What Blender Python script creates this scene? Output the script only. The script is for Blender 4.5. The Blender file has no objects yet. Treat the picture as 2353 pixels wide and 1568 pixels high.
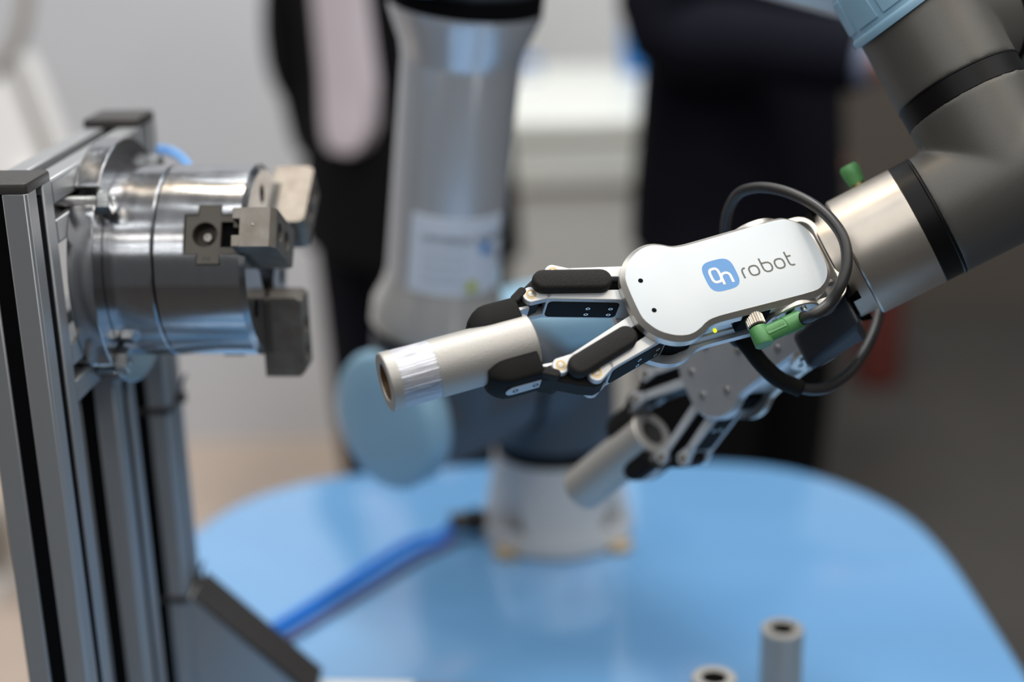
import bpy, bmesh, math, random
import numpy as np
from mathutils import Vector, Matrix
random.seed(7)
sc = bpy.context.scene
COL = sc.collection

# ------------------------------------------------------------------ camera
FPX = 53 / 36 * 2353; CX, CY = 1176.5, 784.0
PITCH, ROLL, HC = math.radians(18.3), math.radians(1.5), 0.6675
_R0 = Vector((1, 0, 0)); FW = Vector((0, math.cos(PITCH), -math.sin(PITCH))); _U0 = Vector((0, math.sin(PITCH), math.cos(PITCH)))
RT = _R0 * math.cos(ROLL) - _U0 * math.sin(ROLL); UP = _R0 * math.sin(ROLL) + _U0 * math.cos(ROLL)
CAMP = Vector((0, 0, HC))
def ray(px, py): return FW + RT * ((px - CX) / FPX) - UP * ((py - CY) / FPX)
def at(px, py, D): return CAMP + ray(px, py) * D
def onz(px, py, z):
    r = ray(px, py); return CAMP + r * ((z - HC) / r.z)
def onplane(px, py, p0, n):
    r = ray(px, py); return CAMP + r * ((p0 - CAMP).dot(n) / r.dot(n))
def cv(x, y, z): return (RT * x + UP * y - FW * z).normalized()

cam_d = bpy.data.cameras.new('camera'); cam = bpy.data.objects.new('camera', cam_d); COL.objects.link(cam)
cam_d.sensor_fit = 'HORIZONTAL'; cam_d.sensor_width = 36; cam_d.lens = 53
cam_d.clip_start = 0.02; cam_d.clip_end = 60
cam.matrix_world = Matrix(((RT.x, UP.x, -FW.x, 0), (RT.y, UP.y, -FW.y, 0), (RT.z, UP.z, -FW.z, HC), (0, 0, 0, 1)))
cam_d.dof.use_dof = True; cam_d.dof.focus_distance = 0.855; cam_d.dof.aperture_fstop = 2.05
cam_d.dof.aperture_blades = 9
sc.camera = cam

# ------------------------------------------------------------------ world, lamps, exposure
wd = bpy.data.worlds.new('hall'); sc.world = wd; wd.use_nodes = True
wd.node_tree.nodes['Background'].inputs[0].default_value = (0.93, 0.96, 1.0, 1)
wd.node_tree.nodes['Background'].inputs[1].default_value = 0.15
def area(name, loc, target, sx, sy, power, col):
    l = bpy.data.lights.new(name, 'AREA'); l.shape = 'RECTANGLE'; l.size = sx; l.size_y = sy; l.energy = power; l.color = col
    o = bpy.data.objects.new(name, l); COL.objects.link(o); o.location = loc
    o.rotation_euler = (Vector(target) - Vector(loc)).to_track_quat('-Z', 'Y').to_euler()
    return o
COOL = (0.94, 0.975, 1.0); NEUT = (1.0, 0.975, 0.93); WARM = (1.0, 0.8, 0.56)
for j, y in enumerate((-3.4, -2.4, -1.4, -0.4, 0.55, 1.5, 2.4, 3.2)):
    for i, x in enumerate((-2.0, 0.0, 2.0)):
        area('hall_lamp', (x, y, 2.6), (x, y, 0), 1.5, 0.14, 13.5, NEUT if j in (2, 5) else COOL)
area('counter_fill', (0.1, 1.6, 2.4), (0.25, 3.0, -0.2), 0.3, 0.3, 38, COOL)  # added fill light, only there to brighten the counter front
area('warm_spot', (1.0, 0.3, 2.5), (0.1, 1.0, 0.4), 0.18, 0.18, 9, WARM)
area('warm_spot', (-0.6, 1.6, 2.5), (-0.1, 1.0, 0.4), 0.16, 0.16, 7, WARM)
vs = sc.view_settings
vs.view_transform = 'Standard'; vs.look = 'None'; vs.gamma = 1.0; vs.use_curve_mapping = False; vs.exposure = -0.46

# ------------------------------------------------------------------ materials
def srgb(r, g, b):
    f = lambda v: (v / 255 / 12.92) if v / 255 <= 0.04045 else ((v / 255 + 0.055) / 1.055) ** 2.4
    return (f(r), f(g), f(b), 1)
MATS = {}
def mat(name, col, rough=0.5, metal=0.0, noise=0.0, nscale=60.0, bump=0.0, bscale=400.0, stretch=None, spec=0.5, coat=0.0, aniso=0.0, rvar=0.0, emit=None, dirt=None):
    m = bpy.data.materials.new(name); m.use_nodes = True; nt = m.node_tree; b = nt.nodes['Principled BSDF']
    b.inputs['Base Color'].default_value = col; b.inputs['Roughness'].default_value = rough; b.inputs['Metallic'].default_value = metal
    b.inputs['Specular IOR Level'].default_value = spec; b.inputs['Coat Weight'].default_value = coat; b.inputs['Anisotropic'].default_value = aniso
    b.inputs['Coat Roughness'].default_value = 0.08
    tc = nt.nodes.new('ShaderNodeTexCoord'); mp = nt.nodes.new('ShaderNodeMapping'); nt.links.new(tc.outputs['Object'], mp.inputs[0])
    if stretch: mp.inputs['Scale'].default_value = stretch
    def nz(scale, detail=3):
        n = nt.nodes.new('ShaderNodeTexNoise'); n.inputs['Scale'].default_value = scale; n.inputs['Detail'].default_value = detail
        nt.links.new(mp.outputs[0], n.inputs['Vector']); return n
    if noise > 0:
        n = nz(nscale); mx = nt.nodes.new('ShaderNodeMix'); mx.data_type = 'RGBA'
        dk = dirt if dirt else tuple(c * (1 - noise) for c in col[:3]) + (1,)
        mx.inputs[6].default_value = dk; mx.inputs[7].default_value = tuple(min(1, c * (1 + noise * 0.6)) for c in col[:3]) + (1,)
        nt.links.new(n.outputs['Fac'], mx.inputs[0]); nt.links.new(mx.outputs[2], b.inputs['Base Color'])
    if rvar > 0:
        n = nz(nscale * 0.7); mr = nt.nodes.new('ShaderNodeMapRange'); mr.inputs[3].default_value = max(0.02, rough - rvar); mr.inputs[4].default_value = min(1, rough + rvar)
        nt.links.new(n.outputs['Fac'], mr.inputs[0]); nt.links.new(mr.outputs[0], b.inputs['Roughness'])
    if bump > 0:
        n = nz(bscale); bp = nt.nodes.new('ShaderNodeBump'); bp.inputs['Strength'].default_value = bump; bp.inputs['Distance'].default_value = 0.001
        nt.links.new(n.outputs['Fac'], bp.inputs['Height']); nt.links.new(bp.outputs[0], b.inputs['Normal'])
    if emit:
        b.inputs['Emission Color'].default_value = emit[0]; b.inputs['Emission Strength'].default_value = emit[1]
    MATS[name] = m; return m
mat('floor_beige', srgb(190, 172, 157), 0.85, noise=0.12, nscale=9, bump=0.2, bscale=500)
mat('floor_dark', srgb(72, 68, 64), 0.9, noise=0.2, nscale=6, bump=0.2, bscale=500)
mat('wall_grey', srgb(202, 203, 207), 0.7, noise=0.03, nscale=3)
mat('wall_dark', srgb(92, 84, 76), 0.85, noise=0.15, nscale=2.5)
mat('wall_white', srgb(232, 232, 230), 0.6, noise=0.02, nscale=3)
mat('counter_front', srgb(232, 229, 222), 0.6, noise=0.03, nscale=4)
mat('counter_top', srgb(248, 248, 238), 0.3, noise=0.02, nscale=4)
mat('print_blue', srgb(40, 118, 190), 0.5, noise=0.05, nscale=10)
mat('white_plastic', srgb(222, 219, 216), 0.5, noise=0.03, nscale=10)
mat('grey_rim', srgb(140, 134, 126), 0.5, noise=0.05, nscale=10)
mat('red_paint', srgb(96, 46, 40), 0.85, noise=0.08, nscale=10, spec=0.2)
mat('black_suit', srgb(11, 11, 13), 0.9, noise=0.3, nscale=15, bump=0.3, bscale=900, spec=0.15)
mat('navy_suit', srgb(13, 14, 24), 0.9, noise=0.25, nscale=15, bump=0.3, bscale=900, spec=0.15)
mat('shirt', srgb(214, 202, 208), 0.8, noise=0.06, nscale=14)
mat('skin', srgb(176, 124, 102), 0.55, noise=0.08, nscale=20)
mat('hair', srgb(45, 32, 24), 0.6, noise=0.3, nscale=60)
mat('leather', srgb(18, 16, 15), 0.35, noise=0.2, nscale=30)
mat('table_blue', srgb(110, 160, 206), 0.09, noise=0.05, nscale=4, coat=0.6, rvar=0.03, spec=0.8)
mat('table_white', srgb(225, 225, 222), 0.4, noise=0.03, nscale=8)
mat('alu', srgb(196, 197, 199), 0.38, metal=0.75, noise=0.05, nscale=90, bump=0.06, bscale=900, rvar=0.05)
mat('alu_profile', srgb(160, 161, 162), 0.42, metal=0.55, noise=0.05, nscale=60, stretch=(1, 1, 0.05), bump=0.05, bscale=900)
mat('alu_white', srgb(207, 212, 214), 0.45, metal=0.1, noise=0.015, nscale=200, bump=0.03, bscale=1400, stretch=(0.15, 1, 1))
mat('alu_edge', srgb(205, 200, 192), 0.33, metal=0.85, noise=0.05, nscale=120, rvar=0.05)
mat('alu_link', srgb(198, 200, 202), 0.42, metal=0.4, noise=0.03, nscale=120, bump=0.03, bscale=900)
mat('steel_turned', srgb(182, 182, 184), 0.19, metal=1.0, noise=0.08, nscale=40, stretch=(6, 1, 1), bump=0.012, bscale=200, aniso=0.4, rvar=0.05)
mat('steel_dark', srgb(78, 73, 66), 0.5, metal=0.3, noise=0.12, nscale=120, rvar=0.08)
mat('steel_jaw', srgb(140, 136, 130), 0.45, metal=0.85, noise=0.3, nscale=90, dirt=srgb(100, 88, 76), bump=0.12, bscale=500)
mat('steel_bolt', srgb(200, 200, 198), 0.25, metal=1.0, noise=0.08, nscale=200)
mat('brass', srgb(168, 146, 104), 0.38, metal=1.0, noise=0.08, nscale=200)
mat('black_gap', srgb(4, 4, 5), 0.75, noise=0.2, nscale=60, spec=0.1)
mat('black_plastic', srgb(46, 42, 39), 0.5, noise=0.15, nscale=250, bump=0.15, bscale=1300)
mat('black_print', srgb(26, 24, 22), 0.68, noise=0.25, nscale=500, bump=0.5, bscale=1500, stretch=(1, 1, 2.2), spec=0.3)
mat('black_rubber', srgb(24, 23, 22), 0.65, noise=0.12, nscale=100, spec=0.12)
mat('cable_jacket', srgb(40, 38, 37), 0.42, noise=0.1, nscale=80)
mat('cable_blue', srgb(28, 120, 214), 0.35, noise=0.08, nscale=40)
mat('cable_violet', srgb(96, 86, 118), 0.4, noise=0.1, nscale=40)
mat('hose_blue', srgb(96, 170, 240), 0.3, noise=0.05, nscale=40, spec=0.6)
mat('green_plug', srgb(80, 138, 80), 0.45, noise=0.06, nscale=120, bump=0.08, bscale=900)
mat('logo_blue', srgb(96, 148, 202), 0.5, noise=0.03, nscale=400)
mat('logo_light', srgb(232, 226, 224), 0.5, noise=0.02, nscale=400)
mat('logo_grey', srgb(96, 97, 92), 0.5, noise=0.05, nscale=400)
mat('led', srgb(220, 240, 20), 0.4, noise=0.02, emit=(srgb(220, 240, 20), 2.5))
mat('robot_grey', srgb(88, 85, 80), 0.42, metal=0.35, noise=0.14, nscale=1400, bump=0.06, bscale=2200)
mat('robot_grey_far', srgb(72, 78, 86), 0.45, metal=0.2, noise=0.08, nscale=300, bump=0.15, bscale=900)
mat('robot_blue', srgb(142, 180, 202), 0.4, noise=0.04, nscale=80)
mat('robot_tube', srgb(216, 218, 222), 0.24, metal=0.6, noise=0.04, nscale=40, rvar=0.05)
mat('robot_base', srgb(208, 207, 206), 0.42, metal=0.2, noise=0.05, nscale=60)
mat('flange_brushed', srgb(200, 190, 178), 0.36, metal=1.0, noise=0.06, nscale=90, rvar=0.05)
mat('work_anod', srgb(176, 172, 166), 0.48, metal=0.6, noise=0.07, nscale=700, bump=0.25, bscale=1500)
mat('work_cut', srgb(196, 196, 200), 0.34, metal=1.0, noise=0.6, nscale=70, stretch=(0.2, 16, 16), bump=0.9, bscale=70, dirt=srgb(96, 96, 102))
mat('black_ring', srgb(9, 8, 7), 0.4, noise=0.15, nscale=200, spec=0.2)
mat('tan_lug', srgb(176, 156, 126), 0.45, metal=0.3, noise=0.1, nscale=90)
mat('nickel', srgb(206, 196, 182), 0.28, metal=1.0, noise=0.06, nscale=200)
mat('shirt_shade', srgb(120, 128, 152), 0.8, noise=0.06, nscale=14)  # white cuff cloth with its shade put into the colour
mat('chrome', srgb(226, 224, 220), 0.2, metal=0.7, noise=0.03, nscale=40)
mat('stamp', srgb(40, 37, 33), 0.6, noise=0.1, nscale=90)
mat('pin_steel', srgb(176, 172, 164), 0.45, metal=0.9, noise=0.06, nscale=300)
mat('bracket_dark', srgb(46, 49, 55), 0.5, metal=0.3, noise=0.08, nscale=120)
mat('bore_dark', srgb(40, 37, 34), 0.5, noise=0.1, nscale=90)
mat('bore_bronze', srgb(150, 120, 90), 0.35, metal=0.8, noise=0.1, nscale=90)
mat('sticker', srgb(206, 212, 222), 0.5, noise=0.03, nscale=60)
mat('ink', srgb(40, 42, 48), 0.6, noise=0.1, nscale=60)
mat('ink_light', srgb(130, 136, 148), 0.6, noise=0.05, nscale=60)
mat('ink_yellow', srgb(176, 180, 70), 0.5, noise=0.05, nscale=60)

# ------------------------------------------------------------------ mesh helpers
def rotframe(axis, ref=None):
    z = Vector(axis).normalized(); r = Vector(ref) if ref else (Vector((0, 0, 1)) if abs(z.z) < 0.9 else Vector((1, 0, 0)))
    x = (r - z * r.dot(z)).normalized(); y = z.cross(x); return x, y, z
class MB:
    def __init__(s): s.bm = bmesh.new()
    def ring(s, pts): return [s.bm.verts.new(p) for p in pts]
    def bridge(s, a, b):
        n = len(a)
        for i in range(n):
            try: s.bm.faces.new((a[i], a[(i + 1) % n], b[(i + 1) % n], b[i]))
            except ValueError: pass
    def cap(s, r, flip=False):
        try: s.bm.faces.new(list(reversed(r)) if flip else r)
        except ValueError: pass
    def loft(s, rings, caps=(True, True), closed=False):
        rs = [s.ring(r) for r in rings]
        for a, b in zip(rs, rs[1:]): s.bridge(a, b)
        if closed: s.bridge(rs[-1], rs[0]); return s
        if caps[0]: s.cap(rs[0], True)
        if caps[1]: s.cap(rs[-1])
        return s
    def prism(s, poly, h0, h1, f=None):
        f = f or (lambda u, v, h: (u, v, h))
        return s.loft([[f(u, v, h0) for u, v in poly], [f(u, v, h1) for u, v in poly]])
    def box(s, lo, hi, f=None):
        return s.prism([(lo[0], lo[1]), (hi[0], lo[1]), (hi[0], hi[1]), (lo[0], hi[1])], lo[2], hi[2], f)
    def lathe(s, prof, p0, axis, seg=48, ref=None, caps=(True, True)):
        x, y, z = rotframe(axis, ref); p0 = Vector(p0); rings = []
        for d, r in prof:
            rings.append([p0 + z * d + (x * math.cos(2 * math.pi * i / seg) + y * math.sin(2 * math.pi * i / seg)) * max(r, 1e-6) for i in range(seg)])
        return s.loft(rings, caps)
    def cyl(s, p0, p1, r0, r1=None, seg=32):
        p0 = Vector(p0); p1 = Vector(p1); d = (p1 - p0)
        return s.lathe([(0, r0), (d.length, r0 if r1 is None else r1)], p0, d, seg)
    def annulus(s, p0, axis, h, ro, ri, seg=48):
        x, y, z = rotframe(axis); p0 = Vector(p0)
        R = lambda d, r: [p0 + z * d + (x * math.cos(2 * math.pi * i / seg) + y * math.sin(2 * math.pi * i / seg)) * r for i in range(seg)]
        return s.loft([R(0, ri), R(0, ro), R(h, ro), R(h, ri)], closed=True)
    def tube(s, path, r, seg=12):
        path = [Vector(p) for p in path]; n = len(path); rings = []; x = None
        for i, p in enumerate(path):
            t = (path[min(i + 1, n - 1)] - path[max(i - 1, 0)]).normalized()
            if x is None: x = rotframe(t)[0]
            x = (x - t * x.dot(t)).normalized(); y = t.cross(x); rr = r[i] if isinstance(r, (list, tuple)) else r
            rings.append([p + (x * math.cos(2 * math.pi * k / seg) + y * math.sin(2 * math.pi * k / seg)) * rr for k in range(seg)])
        return s.loft(rings)
    def sphere(s, c, r, seg=16, sz=(1, 1, 1)):
        m = bmesh.ops.create_uvsphere(s.bm, u_segments=seg, v_segments=seg // 2, radius=r)
        for v in m['verts']: v.co = Vector(c) + Vector((v.co.x * sz[0], v.co.y * sz[1], v.co.z * sz[2]))
        return s
def smooth_path(pts, k=8):
    pts = [Vector(p) for p in pts]; out = []
    P = [pts[0] * 2 - pts[1]] + pts + [pts[-1] * 2 - pts[-2]]
    for i in range(1, len(P) - 2):
        for j in range(k):
            t = j / k; a, b, c, d = P[i - 1], P[i], P[i + 1], P[i + 2]
            out.append(0.5 * ((2 * b) + (c - a) * t + (2 * a - 5 * b + 4 * c - d) * t * t + (3 * b - a - 3 * c + d) * t ** 3))
    out.append(pts[-1]); return out
def finish(me, ang):
    for p in me.polygons: p.use_smooth = True
    if ang < 179: me.set_sharp_from_angle(angle=math.radians(ang))
def obj(name, mb, m, parent=None, world=False, ang=32, bevel=0.0, bseg=2, scale=1.0):
    bm = mb.bm
    if scale != 1.0: bmesh.ops.scale(bm, vec=(scale,) * 3, verts=bm.verts)
    bmesh.ops.recalc_face_normals(bm, faces=bm.faces)
    if world and parent is not None:
        root = parent
        while root.parent: root = root.parent
        bm.transform(root.matrix_basis.inverted())
    me = bpy.data.meshes.new(name); bm.to_mesh(me); bm.free(); finish(me, ang)
    me.materials.append(MATS[m]); o = bpy.data.objects.new(name, me); COL.objects.link(o); o.parent = parent
    if bevel > 0:
        md = o.modifiers.new('bevel', 'BEVEL'); md.width = bevel; md.segments = bseg; md.limit_method = 'ANGLE'; md.angle_limit = math.radians(35); md.harden_normals = False
    return o
def thing(name, label, cat, mw=None, group=None):
    o = bpy.data.objects.new(name, None); COL.objects.link(o); o.empty_display_size = 0.05
    if mw is not None: o.matrix_basis = mw if isinstance(mw, Matrix) else Matrix.Translation(Vector(mw))
    return tag(o, label, cat, group)
def tag(o, label, cat, group=None):
    o['label'] = label; o['category'] = cat
    if group: o['group'] = group
    return o
def struct(o, label=None):
    o['kind'] = 'structure'
    if label: o['label'] = label
    return o
def apply_mods(o, ang=32):
    dg = bpy.context.evaluated_depsgraph_get(); dg.update()
    me = bpy.data.meshes.new_from_object(o.evaluated_get(dg)); old = o.data; o.modifiers.clear(); o.data = me; me.name = old.name
    bpy.data.meshes.remove(old); finish(me, ang)
def cut(o, mb, scale=1.0, ang=32):
    bm = mb.bm
    if scale != 1.0: bmesh.ops.scale(bm, vec=(scale,) * 3, verts=bm.verts)
    bmesh.ops.recalc_face_normals(bm, faces=bm.faces)
    me = bpy.data.meshes.new('cutter'); bm.to_mesh(me); bm.free(); c = bpy.data.objects.new('cutter', me); COL.objects.link(c)
    c.parent = o.parent
    root = o.parent
    md = o.modifiers.new('cut', 'BOOLEAN'); md.operation = 'DIFFERENCE'; md.solver = 'EXACT'; md.object = c; md.use_self = True
    bpy.context.view_layer.update(); apply_mods(o, ang)
    bpy.data.objects.remove(c); bpy.data.meshes.remove(me)
def blend(o, voxel, iters, ang=179):
    md = o.modifiers.new('r', 'REMESH'); md.mode = 'VOXEL'; md.voxel_size = voxel
    ms = o.modifiers.new('s', 'SMOOTH'); ms.factor = 0.5; ms.iterations = iters
    bpy.context.view_layer.update(); apply_mods(o, ang)
def copy_tree(o, parent=None):
    c = o.copy(); COL.objects.link(c); c.parent = parent
    for ch in o.children: copy_tree(ch, c)
    return c
def frame_mat(o, x, y, z): return Matrix(((x.x, y.x, z.x, o.x), (x.y, y.y, z.y, o.y), (x.z, y.z, z.z, o.z), (0, 0, 0, 1)))
def textmesh(txt, size):
    cu = bpy.data.curves.new('t', 'FONT'); cu.body = txt; cu.size = size; cu.align_x = 'CENTER'; cu.align_y = 'CENTER'; cu.resolution_u = 3
    o = bpy.data.objects.new('t', cu); COL.objects.link(o); bpy.context.view_layer.update()
    me = bpy.data.meshes.new_from_object(o.evaluated_get(bpy.context.evaluated_depsgraph_get()))
    b = bmesh.new(); b.from_mesh(me); bpy.data.objects.remove(o); bpy.data.curves.remove(cu); bpy.data.meshes.remove(me)
    return b
def text_part(name, txt, size, f, th, m, parent, scale=1.0, sub=False):
    b = textmesh(txt, size)
    if sub: bmesh.ops.subdivide_edges(b, edges=[e for e in b.edges if e.calc_length() > size * 0.15], cuts=3); 
    g = bmesh.ops.extrude_face_region(b, geom=list(b.faces)); 
    for v in g['geom']:
        if isinstance(v, bmesh.types.BMVert): v.co.z += th
    for v in b.verts: v.co = Vector(f(v.co.x, v.co.y, v.co.z))
    mb = MB(); mb.bm.free(); mb.bm = b
    return obj(name, mb, m, parent, scale=scale, ang=20)
def circle(r, n=40, cx=0, cy=0): return [(cx + r * math.cos(2 * math.pi * i / n), cy + r * math.sin(2 * math.pi * i / n)) for i in range(n)]
def rrect(x0, y0, x1, y1, r, n=6):
    out = []
    for cx, cy, a0 in ((x1 - r, y1 - r, 0), (x0 + r, y1 - r, 90), (x0 + r, y0 + r, 180), (x1 - r, y0 + r, 270)):
        for i in range(n + 1):
            a = math.radians(a0 + 90 * i / n); out.append((cx + r * math.cos(a), cy + r * math.sin(a)))
    return out
def stadium(p, q, r, n=10, r2=None):
    p = Vector(p); q = Vector(q); a = math.atan2(q.y - p.y, q.x - p.x); r2 = r2 or r
    return [(q.x + r2 * math.cos(a - math.pi / 2 + math.pi * i / n), q.y + r2 * math.sin(a - math.pi / 2 + math.pi * i / n)) for i in range(n + 1)] + \
           [(p.x + r * math.cos(a + math.pi / 2 + math.pi * i / n), p.y + r * math.sin(a + math.pi / 2 + math.pi * i / n)) for i in range(n + 1)]
def offset_poly(poly, d):
    n = len(poly); out = []; ar = sum(poly[i][0] * poly[(i + 1) % n][1] - poly[(i + 1) % n][0] * poly[i][1] for i in range(n)); sg = 1 if ar > 0 else -1
    for i in range(n):
        a = Vector(poly[i - 1]); b = Vector(poly[i]); c = Vector(poly[(i + 1) % n])
        e1 = (b - a).normalized(); e2 = (c - b).normalized(); n1 = Vector((e1.y, -e1.x)) * sg; n2 = Vector((e2.y, -e2.x)) * sg
        m = (n1 + n2).normalized(); k = d / max(0.5, m.dot(n1)); out.append((b.x + m.x * k, b.y + m.y * k))
    return out
def catmull_closed(pts, k=5):
    n = len(pts); out = []
    for i in range(n):
        a, b, c, d = (Vector(pts[(i + j) % n]) for j in (-1, 0, 1, 2))
        for j in range(k):
            t = j / k; v = 0.5 * ((2 * b) + (c - a) * t + (2 * a - 5 * b + 4 * c - d) * t * t + (3 * b - a - 3 * c + d) * t ** 3); out.append((v.x, v.y))
    return out

# ================================================================== setting
FZ = -0.75
struct(obj('floor', MB().box((-6, 1.75, FZ - 0.05), (0.30, 7.0, FZ)), 'floor_beige'), 'beige carpet floor at the back left of the blue table')
df = MB(); df.box((0.30, -3, FZ - 0.05), (6, 7.0, FZ)); df.box((-6, -3, FZ - 0.05), (0.30, 1.75, FZ))  # unseen front stretch made dark for the reflections in the chuck
struct(obj('floor', df, 'floor_dark'), 'dark grey floor in front and to the right of the blue table')
struct(obj('wall_back', MB().box((-4.5, 3.55, FZ), (-0.12, 3.67, 2.3)), 'wall_grey'), 'plain grey exhibition wall at the back left')
struct(obj('wall_side', MB().box((-0.12, 4.3, FZ), (0.6, 4.4, 2.3)), 'wall_white'), 'white booth wall behind the counter')
struct(obj('wall_right', MB().box((0.6, 4.5, FZ), (4.5, 4.62, 0.16)), 'wall_dark'), 'low dark brown grey partition at the back right')
struct(obj('wall_far', MB().box((0.3, 5.6, FZ), (4.5, 5.7, 2.3)), 'wall_grey'), 'pale wall beyond the dark partition')

# ------------------------------------------------------------------ blue table
T_OUT = [(0.425, 0.75), (0.425, 1.0), (0.425, 1.22), (0.421, 1.34), (0.403, 1.425), (0.36, 1.498), (0.30, 1.55), (0.223, 1.574), (0.12, 1.583), (0.035, 1.585), (-0.06, 1.582), (-0.165, 1.568), (-0.236, 1.545),
         (-0.296, 1.5), (-0.335, 1.428), (-0.353, 1.34), (-0.357, 1.22), (-0.357, 1.0), (-0.357, 0.75), (-0.345, 0.64), (-0.28, 0.55), (-0.16, 0.51), (0.035, 0.5), (0.23, 0.51), (0.35, 0.55), (0.413, 0.64)]
outl = catmull_closed(T_OUT, 5)
tb = thing('blue_table', 'glossy light blue table with large rounded corners carrying the robot', 'table', (0.035, 1.04, FZ))
mb = MB(); z0 = -FZ
tw = lambda ins, z: [(u - 0.035, v - 1.04, z0 + z) for u, v in offset_poly(outl, -ins)]
mb.loft([tw(0.012, -0.032), tw(0.003, -0.029), tw(0, -0.02), tw(0.001, -0.008), tw(0.006, -0.001), tw(0.012, 0)])
obj('tabletop', mb, 'table_blue', tb, ang=50)
obj('column', MB().lathe([(0.02, 0.2), (0.04, 0.06), (0.3, 0.05), (z0 - 0.034, 0.05)], (0, 0, 0), (0, 0, 1)), 'table_white', tb)
obj('foot_plate', MB().lathe([(0, 0.3), (0.012, 0.3), (0.02, 0.28)], (0, 0, 0), (0, 0, 1)), 'table_white', tb)

# ------------------------------------------------------------------ counter and things behind
ct = thing('counter', 'white reception counter with bright top between the two people', 'counter', (0.3, 2.95, FZ))
obj('counter_body', MB().box((-0.32, 0.02, 0), (0.30, 0.7, 0.85)), 'counter_front', ct, bevel=0.006)
obj('worktop', MB().box((-0.36, 0.0, 0.85), (0.33, 0.75, 0.9)), 'counter_top', ct, bevel=0.012, bseg=3)
obj('top_panel', MB().box((-0.325, 0.005, 0.76), (0.305, 0.03, 0.845)), 'counter_top', ct, bevel=0.006)
bp = onz(1412, 84, 0.15)
bx_ = thing('blue_box', 'blue product box with a white label standing on the white counter', 'box', (bp.x, 3.5, 0.15))
obj('carton', MB().box((-0.032, 0, 0), (0.035, 0.07, 0.2)), 'print_blue', bx_, bevel=0.003)
obj('box_label', MB().box((-0.015, -0.002, 0.09), (0.025, 0, 0.19)), 'white_plastic', bx_)
bp = onz(1212, 138, 0.15)
bk = thing('blue_folder', 'flat blue folder lying on the counter beside the silver robot tube', 'folder', (bp.x, 3.5, 0.15))
obj('folder_cover', MB().box((-0.07, 0, 0), (0.028, 0.12, 0.03)), 'print_blue', bk, bevel=0.003)
obj('pages', MB().box((-0.065, -0.001, 0.005), (0.029, 0.116, 0.025)), 'white_plastic', bk)

# fire extinguisher far right
ep = onz(2012, 880, FZ)
fe = thing('fire_extinguisher', 'red fire extinguisher standing on the dark floor behind the gripper', 'extinguisher', (ep.x, ep.y, FZ))
obj('cylinder_body', MB().lathe([(0, 0.05), (0.01, 0.062), (0.34, 0.062), (0.38, 0.052), (0.41, 0.028), (0.42, 0.022)], (0, 0, 0), (0, 0, 1)), 'red_paint', fe)
obj('valve', MB().lathe([(0.42, 0.016), (0.46, 0.016)], (0, 0, 0), (0, 0, 1)), 'black_plastic', fe)
obj('handle', MB().box((-0.012, -0.07, 0.455), (0.012, 0.02, 0.475)), 'black_plastic', fe, bevel=0.004)

# white display stand, top left
DS = 2.6
sb_ = at(70, 470, DS)
dsn = thing('display_stand', 'white display stand with slanted bars and grey handle at the upper left edge', 'stand', (sb_.x, sb_.y, FZ))
def slab(px, th, D=DS):
    fr_ = [at(x, y, D) for x, y in px]; return MB().loft([fr_, [p + FW * th for p in fr_]])
obj('side_bar', slab([(38, 128), (72, 122), (172, 372), (134, 388)], 0.03), 'white_plastic', dsn, world=True, bevel=0.003)
obj('side_bar', slab([(26, 150), (36, 146), (128, 390), (112, 398)], 0.025, DS + 0.01), 'grey_rim', dsn, world=True, bevel=0.002)
obj('sloped_panel', slab([(-60, 196), (14, 172), (104, 396), (90, 440), (-60, 440)], 0.02), 'white_plastic', dsn, world=True, bevel=0.003)
obj('top_handle', MB().tube(smooth_path([at(66, -60, DS), at(60, 0, DS), at(48, 66, DS), at(22, 124, DS), at(-20, 168, DS), at(-80, 190, DS)], 6), 0.0125, 14), 'grey_rim', dsn, world=True, ang=180)
obj('post', MB().box((-0.025, -0.02, 0.02), (0.025, 0.03, sb_.z - FZ + 0.06)), 'white_plastic', dsn, bevel=0.003)
obj('foot_plate', MB().box((-0.08, -0.04, 0), (0.1, 0.14, 0.02)), 'grey_rim', dsn, bevel=0.003)
pp = onz(-60, 1388, FZ)
pl = thing('plinth', 'low white floor plinth at the lower left behind the aluminium post', 'plinth', (pp.x, pp.y, FZ))
obj('plinth_body', MB().box((-0.3, 0, 0.0), (0.066, 0.10, 0.17)), 'grey_rim', pl, bevel=0.004)
obj('plinth_skirt', MB().box((-0.305, -0.006, 0.0), (0.072, 0.105, 0.055)), 'white_plastic', pl, bevel=0.004)

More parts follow.
